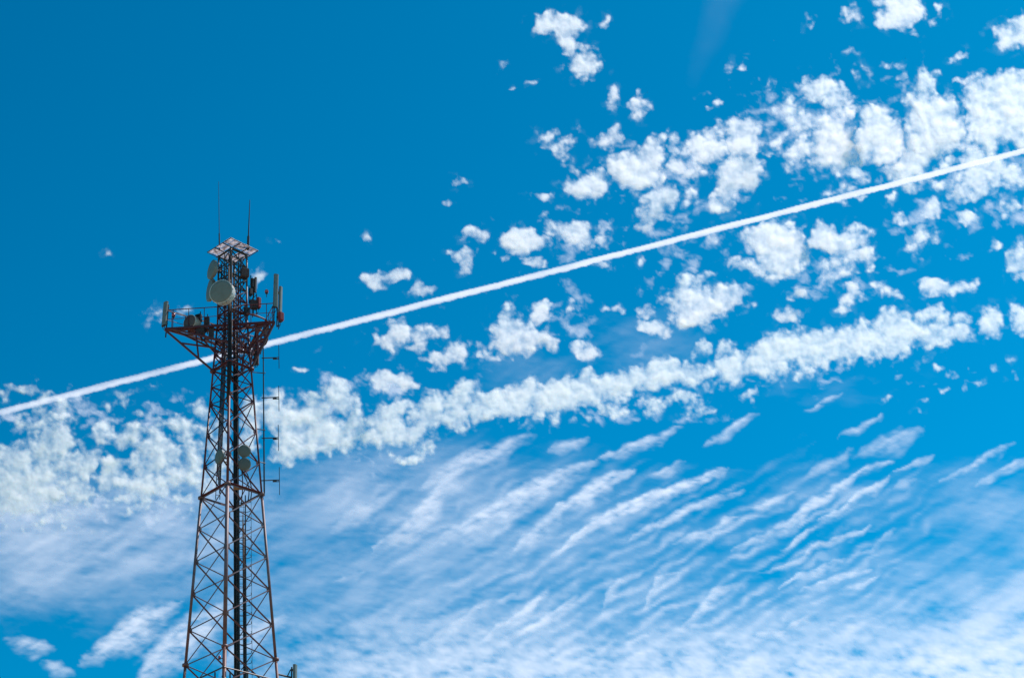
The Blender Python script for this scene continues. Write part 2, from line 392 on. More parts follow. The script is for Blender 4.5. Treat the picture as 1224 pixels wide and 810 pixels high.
p = at(252.5, 322, -.55); dish('dish_antenna', p, towards(-66, 2), .66, .16, 'shallow dish seen nearly edge-on at the upper left side of the tower shaft', None, M_RADOME, loc(-.7, -.2, p.z), M_RADOME)
p = at(250.6, 346.5, .75); dish('dish_antenna', p, towards(-72, 0), .78, .16, 'bluish edge-on dish half hidden behind the largest drum dish', None, M_RADOME, loc(-.5, .4, p.z), M_RADOME)
p = at(226.5, 384.5, .1); dish('dish_antenna', p, towards(-38, -4), .50, .62, 'short drum dish standing on the left arm of the platform beside the handrail', None, M_RADIO, p + towards(-38) * -1.1)
p = at(292.3, 538.6, -1.3); dish('dish_antenna', p, towards(10, -12), .40, .16, 'upper of two small round grey dishes on the right face at mid tower', 'small round dishes at mid tower', M_GREY, loc(.75, -.35, p.z), M_RADOME)
p = at(292.0, 554.2, -1.3); dish('dish_antenna', p, towards(-8, -10), .40, .22, 'lower of two small round grey dishes on the right face at mid tower', 'small round dishes at mid tower', M_GREY, loc(.75, -.35, p.z), M_RADOME)
p = at(261.5, 545.5, .2); dish('dish_antenna', p, towards(-58, -4), .46, .16, 'small grey-green dish turned to the left inside the lattice at mid tower', None, M_RADOME, loc(-.5, .4, p.z), M_RADOME)
def panel(top, bot, face, w, d, label, group=None, m=M_PANEL, pipe=.5, arm=None):
    """sector antenna: rounded cover, end caps, two brackets, pipe"""
    ctr = (top + bot) / 2; t = thing('panel_antenna', bot, label, 'panel antenna', group)
    side = face.cross(Z).normalized()
    prof = [(-w / 2, -d / 2), (w / 2, -d / 2), (w / 2, d * .15), (w * .40, d * .42), (w * .22, d * .5), (-w * .22, d * .5), (-w * .40, d * .42), (-w / 2, d * .15)]
    ax_ = (top - bot).normalized(); sd = face.cross(ax_).normalized(); fc = ax_.cross(sd)
    def sweep(p, q, k):
        b = MB()
        for e in (p, q):
            for x, y in prof: b.v.append(e + sd * x * k + fc * y * k)
        n = len(prof)
        for i in range(n): b.f.append((i, (i + 1) % n, n + (i + 1) % n, n + i))
        b.f.append(tuple(reversed(range(n)))); b.f.append(tuple(n + i for i in range(n)))
        return b
    sweep(bot + ax_ * .04, top - ax_ * .04, 1).build('cover', m, t)
    sweep(top - ax_ * .04, top, 1.05).build('end_cap', M_RADOME, t); sweep(bot, bot + ax_ * .04, 1.05).build('end_cap', M_DARK, t)
    back = -fc * (d / 2 + .16)
    MB().tube(bot + back - ax_ * pipe, top + back - ax_ * .1, .045, n=8).build('mounting_pipe', M_DARK, t)
    for k in (.15, .85):
        q = lerp(bot, top, k); MB().box(q + back * .6, sd * .07, fc * (.12), ax_ * .05).build('bracket', M_DARK, t)
    for k in (-.08, .08): MB().path([bot + sd * k, bot - ax_ * .14 + sd * k, bot - ax_ * .35 + back], .02, 5).build('jumper_cable', M_CABLE, t, True)
    if arm is not None: MB().tube(lerp(bot, top, .62) + back, arm, .06, n=8).tube(lerp(bot, top, .88) + back * 1.3, lerp(lerp(bot, top, .62) + back, arm, .3) , .035, n=8).tube(lerp(bot, top, .2) + back, arm - Z * .8, .05, n=8).build('arm', M_DARK, t)
    return t
panel(at(198.2, 361, .25), at(195.6, 389.5, .25), towards(-48), .34, .17, 'bluish panel antenna upright at the far left tip of the platform', None, M_PANEL, .75)
panel(at(330.3, 328, -.75), at(329.2, 367.5, -.75), towards(20), .30, .16, 'tall pale green-grey panel antenna at the right tip of the platform', None, M_PANEL, 1.0)
panel(at(335.9, 343, -.35), at(334.7, 384.5, -.35), towards(58), .27, .14, 'darker panel antenna just right of the tall pale one, reddish at its foot', None, M_PANEL, .3)
panel(at(307.5, 403, 3.5), at(306.5, 436, 3.5), towards(150), .36, .2, 'brown panel antenna seen from behind under the right half of the platform', None, M_RADIO, .2)
panel(at(353.0, 794, -.1), at(352.4, 832, -.1), towards(60), .30, .16, 'grey panel antenna on a short arm beside the right leg low on the tower', None, M_PANEL, .4, leg('R', at(331, 807.5, 0).z))
panel(at(294.8, 797, 2.4), at(294.4, 834, 2.4), towards(170), .24, .14, 'grey-green panel antenna behind the ladder low on the tower', None, M_PANEL, .3, leg('F', 43.0))
def radio(c, face, w, h, d, label, m=M_RADIO):
    t = thing('radio_unit', c - Z * h / 2, label, 'radio unit'); side = face.cross(Z)
    b = MB(); b.box(c, side * w / 2, face * d / 2, Z * h / 2); b.build('housing', m, t)
    b = MB()
    for i in range(6): b.box(c + side * (w * (-.42 + .168 * i)) + face * (d / 2 + .025), side * .012, face * .03, Z * h * .44)
    b.build('heat_sink', m, t)
    MB().box(c - Z * (h / 2 + .03), side * w * .35, face * d * .3, Z * .03).build('connector_plate', M_DARK, t)
    MB().tube(c - face * (d / 2 + .09) - Z * (h / 2 + .55), c - face * (d / 2 + .09) + Z * (h / 2 + .35), .035, n=6).box(c - face * (d / 2 + .04), side * .06, face * .05, Z * .05).build('mounting_pole', M_DARK, t)
    MB().path([c - Z * (h / 2 + .05), c - Z * (h / 2 + .3) - face * .05, c - Z * (h / 2 + .5) - face * .25], .02, 5).build('jumper_cable', M_CABLE, t, True)
    return t
radio(at(237.5, 380.5, .3), towards(-30), .38, .55, .25, 'dark radio box right beside the short drum dish on the left platform arm', M_DARK)
radio(at(247.5, 384, .3), towards(-10), .32, .62, .22, 'brown radio box between the short drum dish and the tower shaft')
radio(at(240, 396, .1), towards(-20), .5, .4, .3, 'low brown box under the drum dish on the left platform beam')
radio(at(292.5, 326, -.5), towards(25), .52, .62, .3, 'purple-brown radio box high on the right side of the shaft under the roof')
radio(at(302, 339, .2), towards(40), .22, .75, .2, 'slim dark radio box on the right of the shaft between roof and platform', M_DARK)
radio(at(303.5, 364, .3), towards(20), .50, .60, .3, 'brown radio box on the right handrail of the platform, next to the shaft')
radio(at(309, 362, .3), towards(40), .2, .8, .2, 'narrow reddish box right of the brown one on the right handrail', M_RED)
radio(at(335.5, 378.5, -.55), towards(40), .30, .62, .22, 'red box at the foot of the right-hand panel antennas', M_RED)
radio(at(318, 395, 1.8), towards(30), .3, .75, .25, 'reddish-brown box hanging under the right tip of the platform')
radio(at(313.5, 409, 2.6), towards(30), .3, .5, .25, 'pinkish-red box below the ring under the right half of the platform', M_RED)
radio(at(243.5, 393, .2), towards(-20), .34, .5, .25, 'dark box behind the low brown box on the left platform beam', M_DARK)
radio(at(252.5, 398, .1), towards(0), .36, .75, .25, 'tall brown box at the left edge of the shaft, level with the platform floor')
radio(at(299.5, 349, .1), towards(30), .2, .5, .2, 'small dark box below the slim one on the right of the shaft', M_DARK)
radio(at(295, 372, -.5), towards(25), .34, .5, .25, 'dark box on the right side of the shaft just above the platform', M_DARK)
panel(at(305.8, 331.5, .15), at(305.2, 349.5, .15), towards(35), .16, .1, 'short slim antenna between the shaft and the right platform lamp', None, M_RADIO, 1.6)
def lamp(c, foot, label, r=.13):
    t = thing('warning_lamp', foot, label, 'warning lamp', 'red obstruction lamps')
    MB().lathe(c - Z * r, Z, [(0, r * .6), (r * .3, r * .95), (r * .9, r), (r * 1.5, r * .8), (r * 1.9, r * .35)], 16).build('lens', M_LAMP, t, True)
    MB().tube(foot, c - Z * r, .025, n=6).tube(c - Z * (r + .06), c - Z * r, r * .75, n=10).build('base', M_DARK, t)
lamp(at(207.5, 376, .25), at(207.5, 381, .25), 'dark red lamp hanging below the left end of the platform handrail')
lamp(at(318.7, 347.8, -.6), at(318.6, 355, -.6), 'pinkish-red lamp on top of the right platform handrail, left of the tall panel antenna')
lamp(at(262.3, 784.5, -2.4), at(268.5, 786.5, -2.6), 'small dark lamp sticking out left from the near leg low on the tower', .09)
def whip(base, tip, r, label):
    t = thing('whip_antenna', base, label, 'whip antenna'); d = tip - base
    MB().tube(base, lerp(base, tip, .5), r, r * .8, 8).tube(lerp(base, tip, .5), tip, r * .8, r * .45, 8).build('whip', M_CABLE, t)
    MB().tube(base - d.normalized() * .5, lerp(base, tip, .16), r * 1.9, n=8).build('base_sleeve', M_DARK, t)
    MB().box(base - d.normalized() * .25, RX * .09, FX * .09, Z * .05).build('clamp', M_DARK, t)
whip(at(262.2, 291, -.3), at(261.3, 217, -.3), .024, 'thin long whip antenna rising from the left of the tower roof')
whip(at(296.6, 291, -.3), at(298.6, 239, -.3), .045, 'thicker shorter whip antenna rising from the right of the tower roof')
dip = thing('dipole_array', at(315.7, 588, 0), 'slim vertical mast with four side dipoles standing off the right leg of the tower', 'dipole antenna')
m0, m1 = at(315.9, 589, 0), at(314.6, 410, 0)
MB().tube(m0, m1, .052, .036, 8).build('mast', M_DARK, dip)
for ym, x1, y0, y1 in ((427.3, 333.4, 412, 440), (474.8, 333.3, 461, 491), (523, 332.8, 507.5, 538.5), (573.5, 334, 558, 591)):
    b = MB(); b.tube(at(312.6, ym + .6, 0), at(x1, ym - .2, 0), .034, n=6).tube(at(326, ym + 1.9, 0), at(x1, ym + 1.6, 0), .03, n=6)
    boom = b.build('boom', M_DARK, dip)
    MB().tube(at(x1 - .2, y0, 0), at(x1 + .2, y1, 0), .022, n=6).build('dipole', M_CABLE, dip)
    MB().box(at(328.4, ym + .9, 0), RX * .12, FX * .06, Z * .06).build('feed_box', M_DARK, dip)
for y in (446, 514, 553.5):
    q = at(315, y, 0); MB().tube(q + RX * .12, leg('R', q.z), .03, n=6).build('standoff', M_DARK, dip)
# hanging loops of cable below the pair of dishes
for i, (x0, y0, x1, y1, sag) in enumerate(((293.5, 562, 299, 600, 4), (288, 561, 296, 601, 5), (286, 545, 288, 604, 3))):
    pts = [at(x0 + (x1 - x0) * t + sag * math.sin(math.pi * t), y0 + (y1 - y0) * t, -.35 + .5 * t) for t in np.linspace(0, 1, 9)]
    MB().path(pts, .035, 6).build('feeder_cable', M_CABLE, tower, True)
# lower antenna frame, cut by the bottom of the picture
zf = 43.25; fb = MB()
for a, c in FACES:
    for dz in (0, .75): fb.tube(TB + DIRS[a] * (hz(zf) + .30) + Z * (zf - dz), TB + DIRS[c] * (hz(zf) + .30) + Z * (zf - dz), .045, n=6)
frame = fb.build('antenna_frame', M_DARK, tower)
for k in 'LRNF':
    for dz in (0, .75): MB().tube(leg(k, zf - dz), leg(k, zf - dz) + DIRS[k] * .75, .05, n=6).build('bracket_arm', M_DARK, frame)
for px in (257, 275, 282): MB().tube(at(px, 803, -1.4), at(px, 825, -1.4), .05, n=6).build('bracket_post', M_DARK, frame)
# ---------------------------------------------------------------- cloud density (pure numpy)
def _hash(ix, iy, seed):
    h = (ix * 374761393 + iy * 668265263 + seed * 974634777) & 0xFFFFFFFF
    h = ((h ^ (h >> 13)) * 1274126177) & 0xFFFFFFFF
    return (h ^ (h >> 16)) & 0xFFFFFFFF
def perlin(x, y, seed=0):
    x0 = np.floor(x); y0 = np.floor(y)
    fx = x - x0; fy = y - y0
    ix = x0.astype(np.int64); iy = y0.astype(np.int64)
    u = fx * fx * fx * (fx * (fx * 6 - 15) + 10); v = fy * fy * fy * (fy * (fy * 6 - 15) + 10)
    def g(dx, dy):
        a = _hash(ix + dx, iy + dy, seed) * (2 * np.pi / 4294967296.0)
        return np.cos(a) * (fx - dx) + np.sin(a) * (fy - dy)
    n0 = g(0, 0) * (1 - u) + g(1, 0) * u
    n1 = g(0, 1) * (1 - u) + g(1, 1) * u
    return (n0 * (1 - v) + n1 * v) * 1.5
def fbm(x, y, octv=4, seed=0, gain=.5, billow=False):
    s = 0.; a = 1.; t = 0.
    for i in range(octv):
        n = perlin(x + 17.3 * i, y - 9.1 * i, seed + i)
        if billow: n = 1 - 2.2 * np.abs(n)
        s = s + a * n; t += a; a *= gain; x = x * 2.03; y = y * 2.03
    return s / t
def worley(x, y, seed=0):
    """distance to the nearest of scattered points, about 0 to 1"""
    ix = np.floor(x).astype(np.int64); iy = np.floor(y).astype(np.int64); best = np.full(x.shape, 9.)
    for dx in (-1, 0, 1):
        for dy in (-1, 0, 1):
            cx = ix + dx; cy = iy + dy
            px = cx + _hash(cx, cy, seed) / 4294967296.0; py = cy + _hash(cx, cy, seed + 50) / 4294967296.0
            best = np.minimum(best, (px - x) ** 2 + (py - y) ** 2)
    return np.sqrt(best)
def cumulus(x, y, blobs, seed, soft=1.0):
    """optical depth of a ragged puffy cloud made of overlapping lumps"""
    wx = 6.0 * fbm(x / 24, y / 24, 2, 91) + 3.6 * fbm(x / 9, y / 9, 4, 93, .44)
    wy = 6.0 * fbm(x / 24, y / 24, 2, 92) + 3.6 * fbm(x / 9, y / 9, 4, 94, .44)
    X = x + wx; Y = y + wy
    inv = np.ones_like(x); halo = np.zeros_like(x)
    for b in blobs:
        bx, by, rx, ry = b[:4]; c = b[4] if len(b) > 4 else 1.0
        d2 = ((X - bx) / (rx * 1.56)) ** 2 + ((Y - by) / (ry * 1.56)) ** 2
        g = np.clip(1 - d2, 0, 1)
        inv *= 1 - min(c, 1.1) * .76 * g ** 1.5
        q = ((X - bx) / (rx * 2.0 + 4)) ** 2 + ((Y - by) / (ry * 2.0 + 4)) ** 2
        halo = np.maximum(halo, np.clip(1 - q, 0, 1) ** 1.5 * min(c, 1.0))
    base = 1 - np.maximum(inv, 0)
    puff = 1 - np.clip(.68 * worley(X / 14.5, Y / 12.5, 5) + .32 * worley(X / 6.6, Y / 6.0, 6) , 0, 1) * 1.25   # cauliflower heads
    mid = fbm(x / 14, y / 14, 4, 70, .44)
    fine = fbm(x / 5, y / 5, 3, 77, .5)
    calm = 1 - .50 * np.clip((base - .45) / .35, 0, 1)      # hearts are smooth, fringes are torn
    d = base * .93 + calm * (.46 * (puff - .42) + .36 * mid + .09 * fine) - .17
    d = np.clip(d, 0, None) * np.clip(base / .3, 0, 1)
    big = fbm(x / 30, y / 30, 2, 81)
    d = d * np.clip(1 + .30 * big + calm * (.40 * mid + .35 * (puff - .45) + .15 * fine), .3, 2)
    wisp = halo * np.clip(.07 + .8 * mid + .5 * big + .2 * fine, 0, 1)
    return (3.9 * d ** 1.9 + .30 * wisp) * soft, base ** 1.2 * np.clip(.8 + .42 * (puff - .3), .2, 1.3)
def seg_dist(x, y, pts):
    best = np.full_like(x, 1e9); tt = np.zeros_like(x); side = np.zeros_like(x)
    L = [0.]
    for (a, b), (c, d) in zip(pts[:-1], pts[1:]): L.append(L[-1] + math.hypot(c - a, d - b))
    for i, ((a, b), (c, d)) in enumerate(zip(pts[:-1], pts[1:])):
        ux, uy = c - a, d - b; l2 = ux * ux + uy * uy
        t = np.clip(((x - a) * ux + (y - b) * uy) / l2, 0, 1)
        dx = x - a - t * ux; dy = y - b - t * uy
        q = np.hypot(dx, dy); m = q < best
        best = np.where(m, q, best); tt = np.where(m, (L[i] + t * math.sqrt(l2)) / L[-1], tt)
        side = np.where(m, np.sign(ux * dy - uy * dx), side)
    return best, tt, side
CA, SA = math.cos(math.radians(-29)), math.sin(math.radians(-29))
def streaked(x, y, seed, la, lb, octv=4, gain=.55):
    u = x * CA + y * SA; v = -x * SA + y * CA
    return fbm(u / la, v / lb, octv, seed, gain)
def cirrus(x, y, pts, w, dens, seed):
    """optical depth of one combed cirrus streak"""
    wx = 8 * fbm(x / 34, y / 34, 3, 31) + 3.0 * fbm(x / 12, y / 12, 3, 33, .45)
    wy = 7 * fbm(x / 34, y / 34, 3, 32) + 2.4 * fbm(x / 12, y / 12, 3, 34, .45)
    d, t, side = seg_dist(x + wx, y + wy * .9, pts)
    env = np.clip(np.sin(np.pi * np.clip(t * .86 + .05, 0, 1)), 0, 1) ** .9
    ww = w * (.18 + .52 * env) * (1 + .5 * fbm(x / 26, y / 26, 2, seed + 3))
    ww = np.where(side > 0, ww * 1.9, ww * .85)         # crisp upper edge, trailing lower edge
    g = np.exp(-(d / ww) ** 2 * 1.1)
    comb = .85 * streaked(x, y, seed, 34, 8, 3, .5) + .60 * fbm(x / 20, y / 9, 3, seed + 5, .5)
    hair = fbm((x * .97 + y * .1) / 16, (y * .97 - x * .1) / 4.2, 2, seed + 9, .5)
    val = g * (.84 + .95 * comb + .45 * hair) * (.22 + .78 * env) - .05
    return np.clip(val, 0, None) * dens * 1.15, g
CLOUDS = [  # (label, group, lumps (x, y, half width, half height, density))
("bright boot-shaped cloud standing alone high above the contrail, broad top and round foot", [(664,27,24,13),(682,28,15,12),(648,30,10,8,.8),(678,45,13,16),(683,58,10,9,.9),(700,56,8,6,.5),(697,79,21,15,1.1),(708,60,9,7,.5)]),
("small upright wisp just right of the boot-shaped cloud's top", [(724,27,6,10,.62)]),
("tiny slanting fleck left of the boot-shaped cloud's foot", [(604,80,6,8,.55)]),
("tiny pair of flat flecks below left of the boot-shaped cloud", [(635,100,8,4,.6),(612,109,5,3,.5)]),
("narrow curved cloudlet below the boot-shaped cloud", [(733,115,7,9,.75),(735,127,9,8,.75)]),
("cloudlet with a thin raised tip, next to the narrow curved cloudlet", [(764,131,14,12,.85),(766,115,5,7,.5)]),
("faint ragged grey-blue cloud with torn holes left of the upper puffs", [(660,166,20,13,.62),(670,180,15,10,.6),(686,163,9,12,.55),(680,194,8,8,.55),(690,205,14,7,.55)]),
("short flat cloudlet with a small horn at its right end", [(722,170,18,8,.85),(738,165,10,9,.8),(740,155,5,6,.55)]),
("broad lumpy cloud with a bright lower middle, left end of the upper puffs", [(762,203,28,20),(782,182,13,17,.9),(737,194,16,9,.6),(790,163,15,7,.5),(768,217,20,9,.9),(745,208,14,12,.8),(762,198,48,36,.34)]),
("rounded double puff between the broad lumpy cloud and the drooping cloud", [(824,204,20,12,.85),(810,180,13,18,.8),(806,200,10,9,.6)]),
("puffy cloud with a thin veil cap above the drooping cloud's left side", [(846,181,22,16,1.05),(842,160,20,9,.55),(862,152,16,9,.55),(832,172,12,10,.8),(846,178,40,32,.34)]),
("round bright puff above the drooping cloud", [(890,163,19,19,1.05),(884,178,16,10,.9),(893,148,14,7,.6),(890,165,30,30,.34)]),
("drooping bright cloud whose tail hangs down to the left toward the contrail", [(887,203,23,20,1.1),(872,220,14,12,.95),(898,217,8,14,.85),(864,240,13,11,.85),(855,252,10,9,.85),(880,215,34,40,.34)]),
("faint ragged wisp in the blue right of the pale beam", [(875,80,12,7,.5),(890,75,6,9,.5)]),
("faint slanting wisp in the blue above the round bright puff", [(860,123,8,5,.55),(850,131,8,4,.5)]),
("thin ring-like cloudlet at the top edge left of the flat-based cloud", [(1019,12,12,8,.7),(1013,22,10,10,.6),(1028,22,7,8,.55)]),
("bright flat-based cloud cut by the top edge of the sky", [(1075,14,26,17,1.1),(1060,27,18,7,.95),(1092,20,12,11,.9),(1072,-6,24,16)]),
("faint torn shreds right of the flat-based cloud at the top", [(1125,14,9,12,.5),(1118,26,7,6,.45),(1096,40,7,7,.52)]),
("very faint broken wisp between the pale beam and the ring-like cloudlet", [(968,28,8,11,.5)]),
("bright puff reaching the right edge near the top corner", [(1198,44,15,13,1),(1220,36,16,17,1),(1205,54,12,8,.8)]),
("small cloudlet below left of the puff at the top right corner", [(1151,64,9,6,.72),(1139,71,8,4,.5)]),
("small slanted cloudlet just above the large right-hand cloud", [(1148,97,9,6,.8)]),
("faint smudges above the left part of the big upper-right cloud group", [(1020,62,10,6,.5),(1028,84,14,9,.5),(1038,92,8,7,.5)]),
("two thin wisps above the middle of the big upper-right cloud group", [(1078,90,12,7,.6),(1068,77,14,6,.5)]),
("lacy cloud with blue holes at the left of the big upper-right group", [(978,105,23,14,.95),(1002,118,20,17,.72),(938,130,14,15,.66),(950,150,14,11,.6),(968,146,16,9,.6),(1000,150,18,14,.9),(996,172,22,20,1.05),(990,192,18,14,.9),(955,178,18,12,.6),(945,194,10,12,.6),(1018,192,14,11,.66),(985,140,52,46,.36),(975,185,46,26,.34)]),
("small faint puff at the far left foot of the lacy cloud", [(928,170,11,11,.65),(917,182,8,6,.6)]),
("faint smear in the blue between the lacy cloud and the round bright puff", [(925,104,13,9,.48)]),
("dense heaped cloud in the middle of the big upper-right group", [(1052,158,22,22,1.1),(1040,135,16,12,.75),(1066,175,24,17,1.1),(1034,174,15,13,.9),(1050,190,20,8,.7),(1050,165,44,40,.36)]),
("largest billowing cloud right of the middle of the upper-right group", [(1118,150,30,24,1.12),(1100,128,18,15,.9),(1125,128,18,12,.85),(1098,176,22,17,1.1),(1134,164,18,18,.95),(1085,204,20,14,.95),(1086,221,13,9,.65),(1108,90,11,16,.72),(1104,105,13,9,.6),(1070,200,16,9,.8),(1112,150,56,58,.38),(1085,212,44,24,.36)]),
("pale puffs showing above and below the contrail under the lacy cloud", [(1010,203,20,9,.7),(1030,207,14,10,.65),(1000,228,14,9,.65),(1025,230,18,9,.6),(1003,242,15,5,.5),(1062,237,8,10,.6)]),
("large bright cloud at the right edge above the contrail", [(1185,112,28,22,1.12),(1212,108,24,22,1.12),(1178,158,23,22,1.1),(1203,140,20,18,.95),(1220,165,18,14,1),(1170,132,14,14,.9),(1225,130,16,18,1),(1185,140,50,60,.38)]),
("soft heap crossed by the contrail at the right edge", [(1166,216,21,20,.9),(1182,198,22,14,.95),(1148,233,11,9,.8),(1124,222,11,8,.85),(1212,210,20,13,.85),(1160,186,14,8,.8),(1132,194,12,7,.7),(1208,245,14,7,.65),(1201,258,6,7,.5),(1170,215,56,34,.36)]),
("round puff under the contrail near the right edge", [(1116,251,16,12,1)]),
("flat bright puff right of the round puff under the contrail", [(1156,261,14,8,.98)]),
("soft grey puff left of the round puff under the contrail", [(1073,262,13,9,.68)]),
("ragged upright cloudlet below the round puff under the contrail", [(1094,292,13,18,.8),(1106,278,12,8,.7),(1117,288,5,8,.5)]),
("thin faint cloudlet left of the right-edge puff in mid sky", [(1190,294,11,8,.66),(1182,301,7,6,.5)]),
("puff cut by the right edge at mid height", [(1220,313,16,22,1),(1209,318,8,8,.8)]),
("biggest round white cloud directly under the contrail, with a fringe below", [(930,283,30,19,1.15),(936,301,26,17,1.1),(912,281,17,12,.85),(930,322,22,11,.7),(905,317,18,9,.6),(880,313,12,8,.6),(946,318,14,9,.6),(922,300,50,38,.36)]),
("cloud with a bright pointed top and a torn veil trailing to its lower right", [(986,279,13,15,1.08),(981,290,18,9,.9),(1001,289,16,13,.75),(1026,282,16,11,.62),(1018,300,20,14,.62),(1040,307,9,13,.72),(1005,318,20,9,.6),(988,334,10,12,.5),(1010,300,48,38,.34)]),
("soft flat cloudlet above the middle of the long cloud bank", [(955,351,19,8,.7)]),
("small bright oval puff above the cloud bank", [(943,377,16,9,.95)]),
("puff with a slanting tail above the right half of the cloud bank", [(1018,353,14,11,1),(1008,368,11,12,.72),(1021,343,8,6,.6)]),
("thin arched cloudlet right of the puff with a slanting tail", [(1052,343,13,8,.8),(1068,352,13,7,.7)]),
("bright cloud drawn out into a curled tip at its right end", [(1109,337,13,9,1.08),(1118,347,15,10,1.05),(1138,342,18,8,.92),(1154,347,12,6,.7),(1166,334,6,9,.62)]),
("puff cut by the right edge beside the end of the cloud bank", [(1219,380,12,18,.98)]),
("small oval wisp in the open blue high left of the contrail", [(547,217,12,7,.68)]),
("tiny flat fleck below the small oval wisp", [(536,243,7,3.5,.6)]),
("tiny round fleck alone in the blue left of centre", [(438.5,285,5,6,.66)]),
("neat small puff with a second torn puff below it", [(567,281,15,10,.88)]),
("torn cloudlet under the neat small puff", [(553,304,12,9,.88),(539,302,9,5,.66),(558,321,9,11,.75),(570,303,5,5,.5)]),
("bright oval puff above the contrail left of centre", [(622,287,19,13,1.12),(638,287,14,10,.9),(611,285,11,8,.95),(651,288,8,5,.6),(626,292,34,22,.32)]),
("thin scraps hanging under the bright oval puff beside the contrail", [(605,308,8,6,.52),(625,312,15,7,.52),(645,314,12,8,.6),(592,301,5,4,.5)]),
("feathery cloud rising to the left, right of the bright oval puff", [(655,262,8,9,.6),(670,275,14,8,.8),(685,282,15,10,.85),(692,270,10,8,.7),(701,288,12,7,.8),(680,276,44,22,.33)]),
("thin flat cloudlet above the feathery cloud", [(648,235,16,7,.68)]),
("soft cloud with a bright base, left neighbour of the broad lumpy cloud", [(704,224,26,12,.95),(716,212,13,10,.7),(690,226,14,9,.85),(681,198,9,7,.55),(700,218,36,24,.33)]),
("ragged white cloudlet above the contrail near the tower", [(462,330,14,9,.88),(445,338,11,11,.92),(480,327,12,7,.8),(440,330,9,5,.8)]),
("torn cloudlet touching the contrail right of the ragged white one", [(497,345,8,9,.78),(510,348,12,8,.8),(524,348,8,5,.6)]),
("wispy clump below the contrail, nearest one to the tower", [(476,395,11,13,.86),(464,410,16,9,.82),(448,405,4,8,.5),(505,400,17,12,.64),(526,397,10,8,.6),(500,414,12,8,.6),(486,403,46,26,.35)]),
("fluffy cloudlet above the left end of the cloud bank", [(545,420,14,10,.95),(530,428,16,8,.85),(510,427,8,6,.7),(525,440,12,6,.5),(538,424,34,18,.34)]),
("two joined small puffs between the fluffy cloudlet and the crown-shaped cloud", [(575,420,9,10,.68),(591,427,12,6,.75),(564,411,8,6,.5)]),
("crown-shaped cloud with uneven peaks above the cloud bank", [(607,372,8,12,.76),(611,397,15,13,1.02),(627,404,22,11,1.08),(646,402,13,9,.92),(602,410,14,11,.92),(621,418,14,8,.88),(659,410,8,10,.66),(598,392,10,9,.76),(622,398,48,34,.36)]),
("round knob-like puff just above the crown-shaped cloud", [(648,368,13,11,1.08),(645,381,9,7,.8)]),
("thin slanting wisp right of the knob-like puff", [(684,360,5,9,.55),(679,374,5,9,.5)]),
("small low cloud with a bright left end over the cloud bank", [(691,414,14,8,1.05),(703,424,14,8,.9),(718,420,8,6,.55)]),
("mottled cloud falling away to the left, above the middle of the contrail", [(786,240,17,13,.82),(801,231,12,9,.7),(778,256,15,9,.72),(772,272,11,9,.72),(826,233,8,10,.7),(795,250,40,36,.33)]),
("pair of soft upright puffs above the middle of the contrail", [(724,271,8,9,.62),(721,287,12,9,.72)]),
("small scrap hanging below the middle of the contrail", [(767,310,7,7,.6)]),
("flat scrap just under the contrail left of the small hanging one", [(720,318,14,5,.55)]),
("faint scrap under the contrail left of the biggest round cloud", [(855,283,14,8,.52)]),
("big bright ball-shaped cloud with a right arm in the centre right of the sky", [(831,371,25,20,1.18),(828,352,16,10,.95),(826,334,14,7,.8),(814,344,11,7,.7),(842,327,10,5,.6),(797,358,10,7,.6),(876,349,17,12,1),(860,362,16,11,.8),(893,365,10,5,.6),(820,386,14,8,.9),(838,362,62,40,.34)]),
("small puff left of the big ball-shaped cloud", [(774,374,12,9,.85)]),
("bright flat cloudlet below left of the big ball-shaped cloud", [(786,391,21,8,1.05),(770,390,12,6,.9),(790,401,13,7,.66)]),
("thin flat wisp left of the small puff near the ball-shaped cloud", [(735,370,15,6,.7)]),
("white end puff at the right tip of the long cloud bank", [(1185,385,17,17,1.1)]),
("long bright bank of heaped cloud slanting across the sky below the contrail", [(925,416,20.8,18.7,1.1),(955,412,25,20.9,1.1),(985,416,20.8,20.9,1.05),(1003,409,18.7,18.7,1.05),(1038,405,29.1,22,1.1),(1064,380,17.7,13.2,0.98),(1080,392,16.6,15.4,1.05),(1072,412,16.6,14.3,1),(1105,374,11.4,8.8,0.88),(1100,396,16.6,15.4,1.05),(1126,379,11.4,15.4,0.98),(1151,377,10.4,7.7,0.82),(1148,397,18.7,12.1,1.08),(1120,405,16.6,11,1),
  (905,428,13.5,17.6,1.08),(872,437,20.8,17.6,1.1),(826,447,19.8,14.3,1.1),(838,417,11.4,11,0.85),(870,412,12.5,7.7,0.7),(797,432,12.5,9.9,0.9),(792,448,25,14.3,1.1),(765,452,25,14.3,1.1),(735,460,25,12.1,1.1),(704,445,8.3,6.6,0.75),(700,462,25,14.3,1.1),(675,470,25,14.3,1.1),(652,478,25,14.3,1.05),(662,459,10.4,8.8,0.8),(630,462,15.6,12.1,0.88),(614,476,20.8,16.5,1),(604,489,20.8,9.9,0.92),(710,478,31.2,8.8,0.66),(780,485,12.5,9.9,0.6),(735,490,14.6,8.8,0.5),(815,472,18.7,8.8,0.58),(830,489,10.4,9.9,0.58),(846,486,8.3,8.8,0.5),(894,475,12.5,6.6,0.5),(950,449,18.7,6.6,0.52),(966,444,14.6,6.6,0.5),(925,440,16.6,11,0.7),(700,485,70,20,.34),(800,478,60,18,.33),(900,450,70,24,.34),(1040,425,80,22,.32),(640,500,50,18,.33)]),
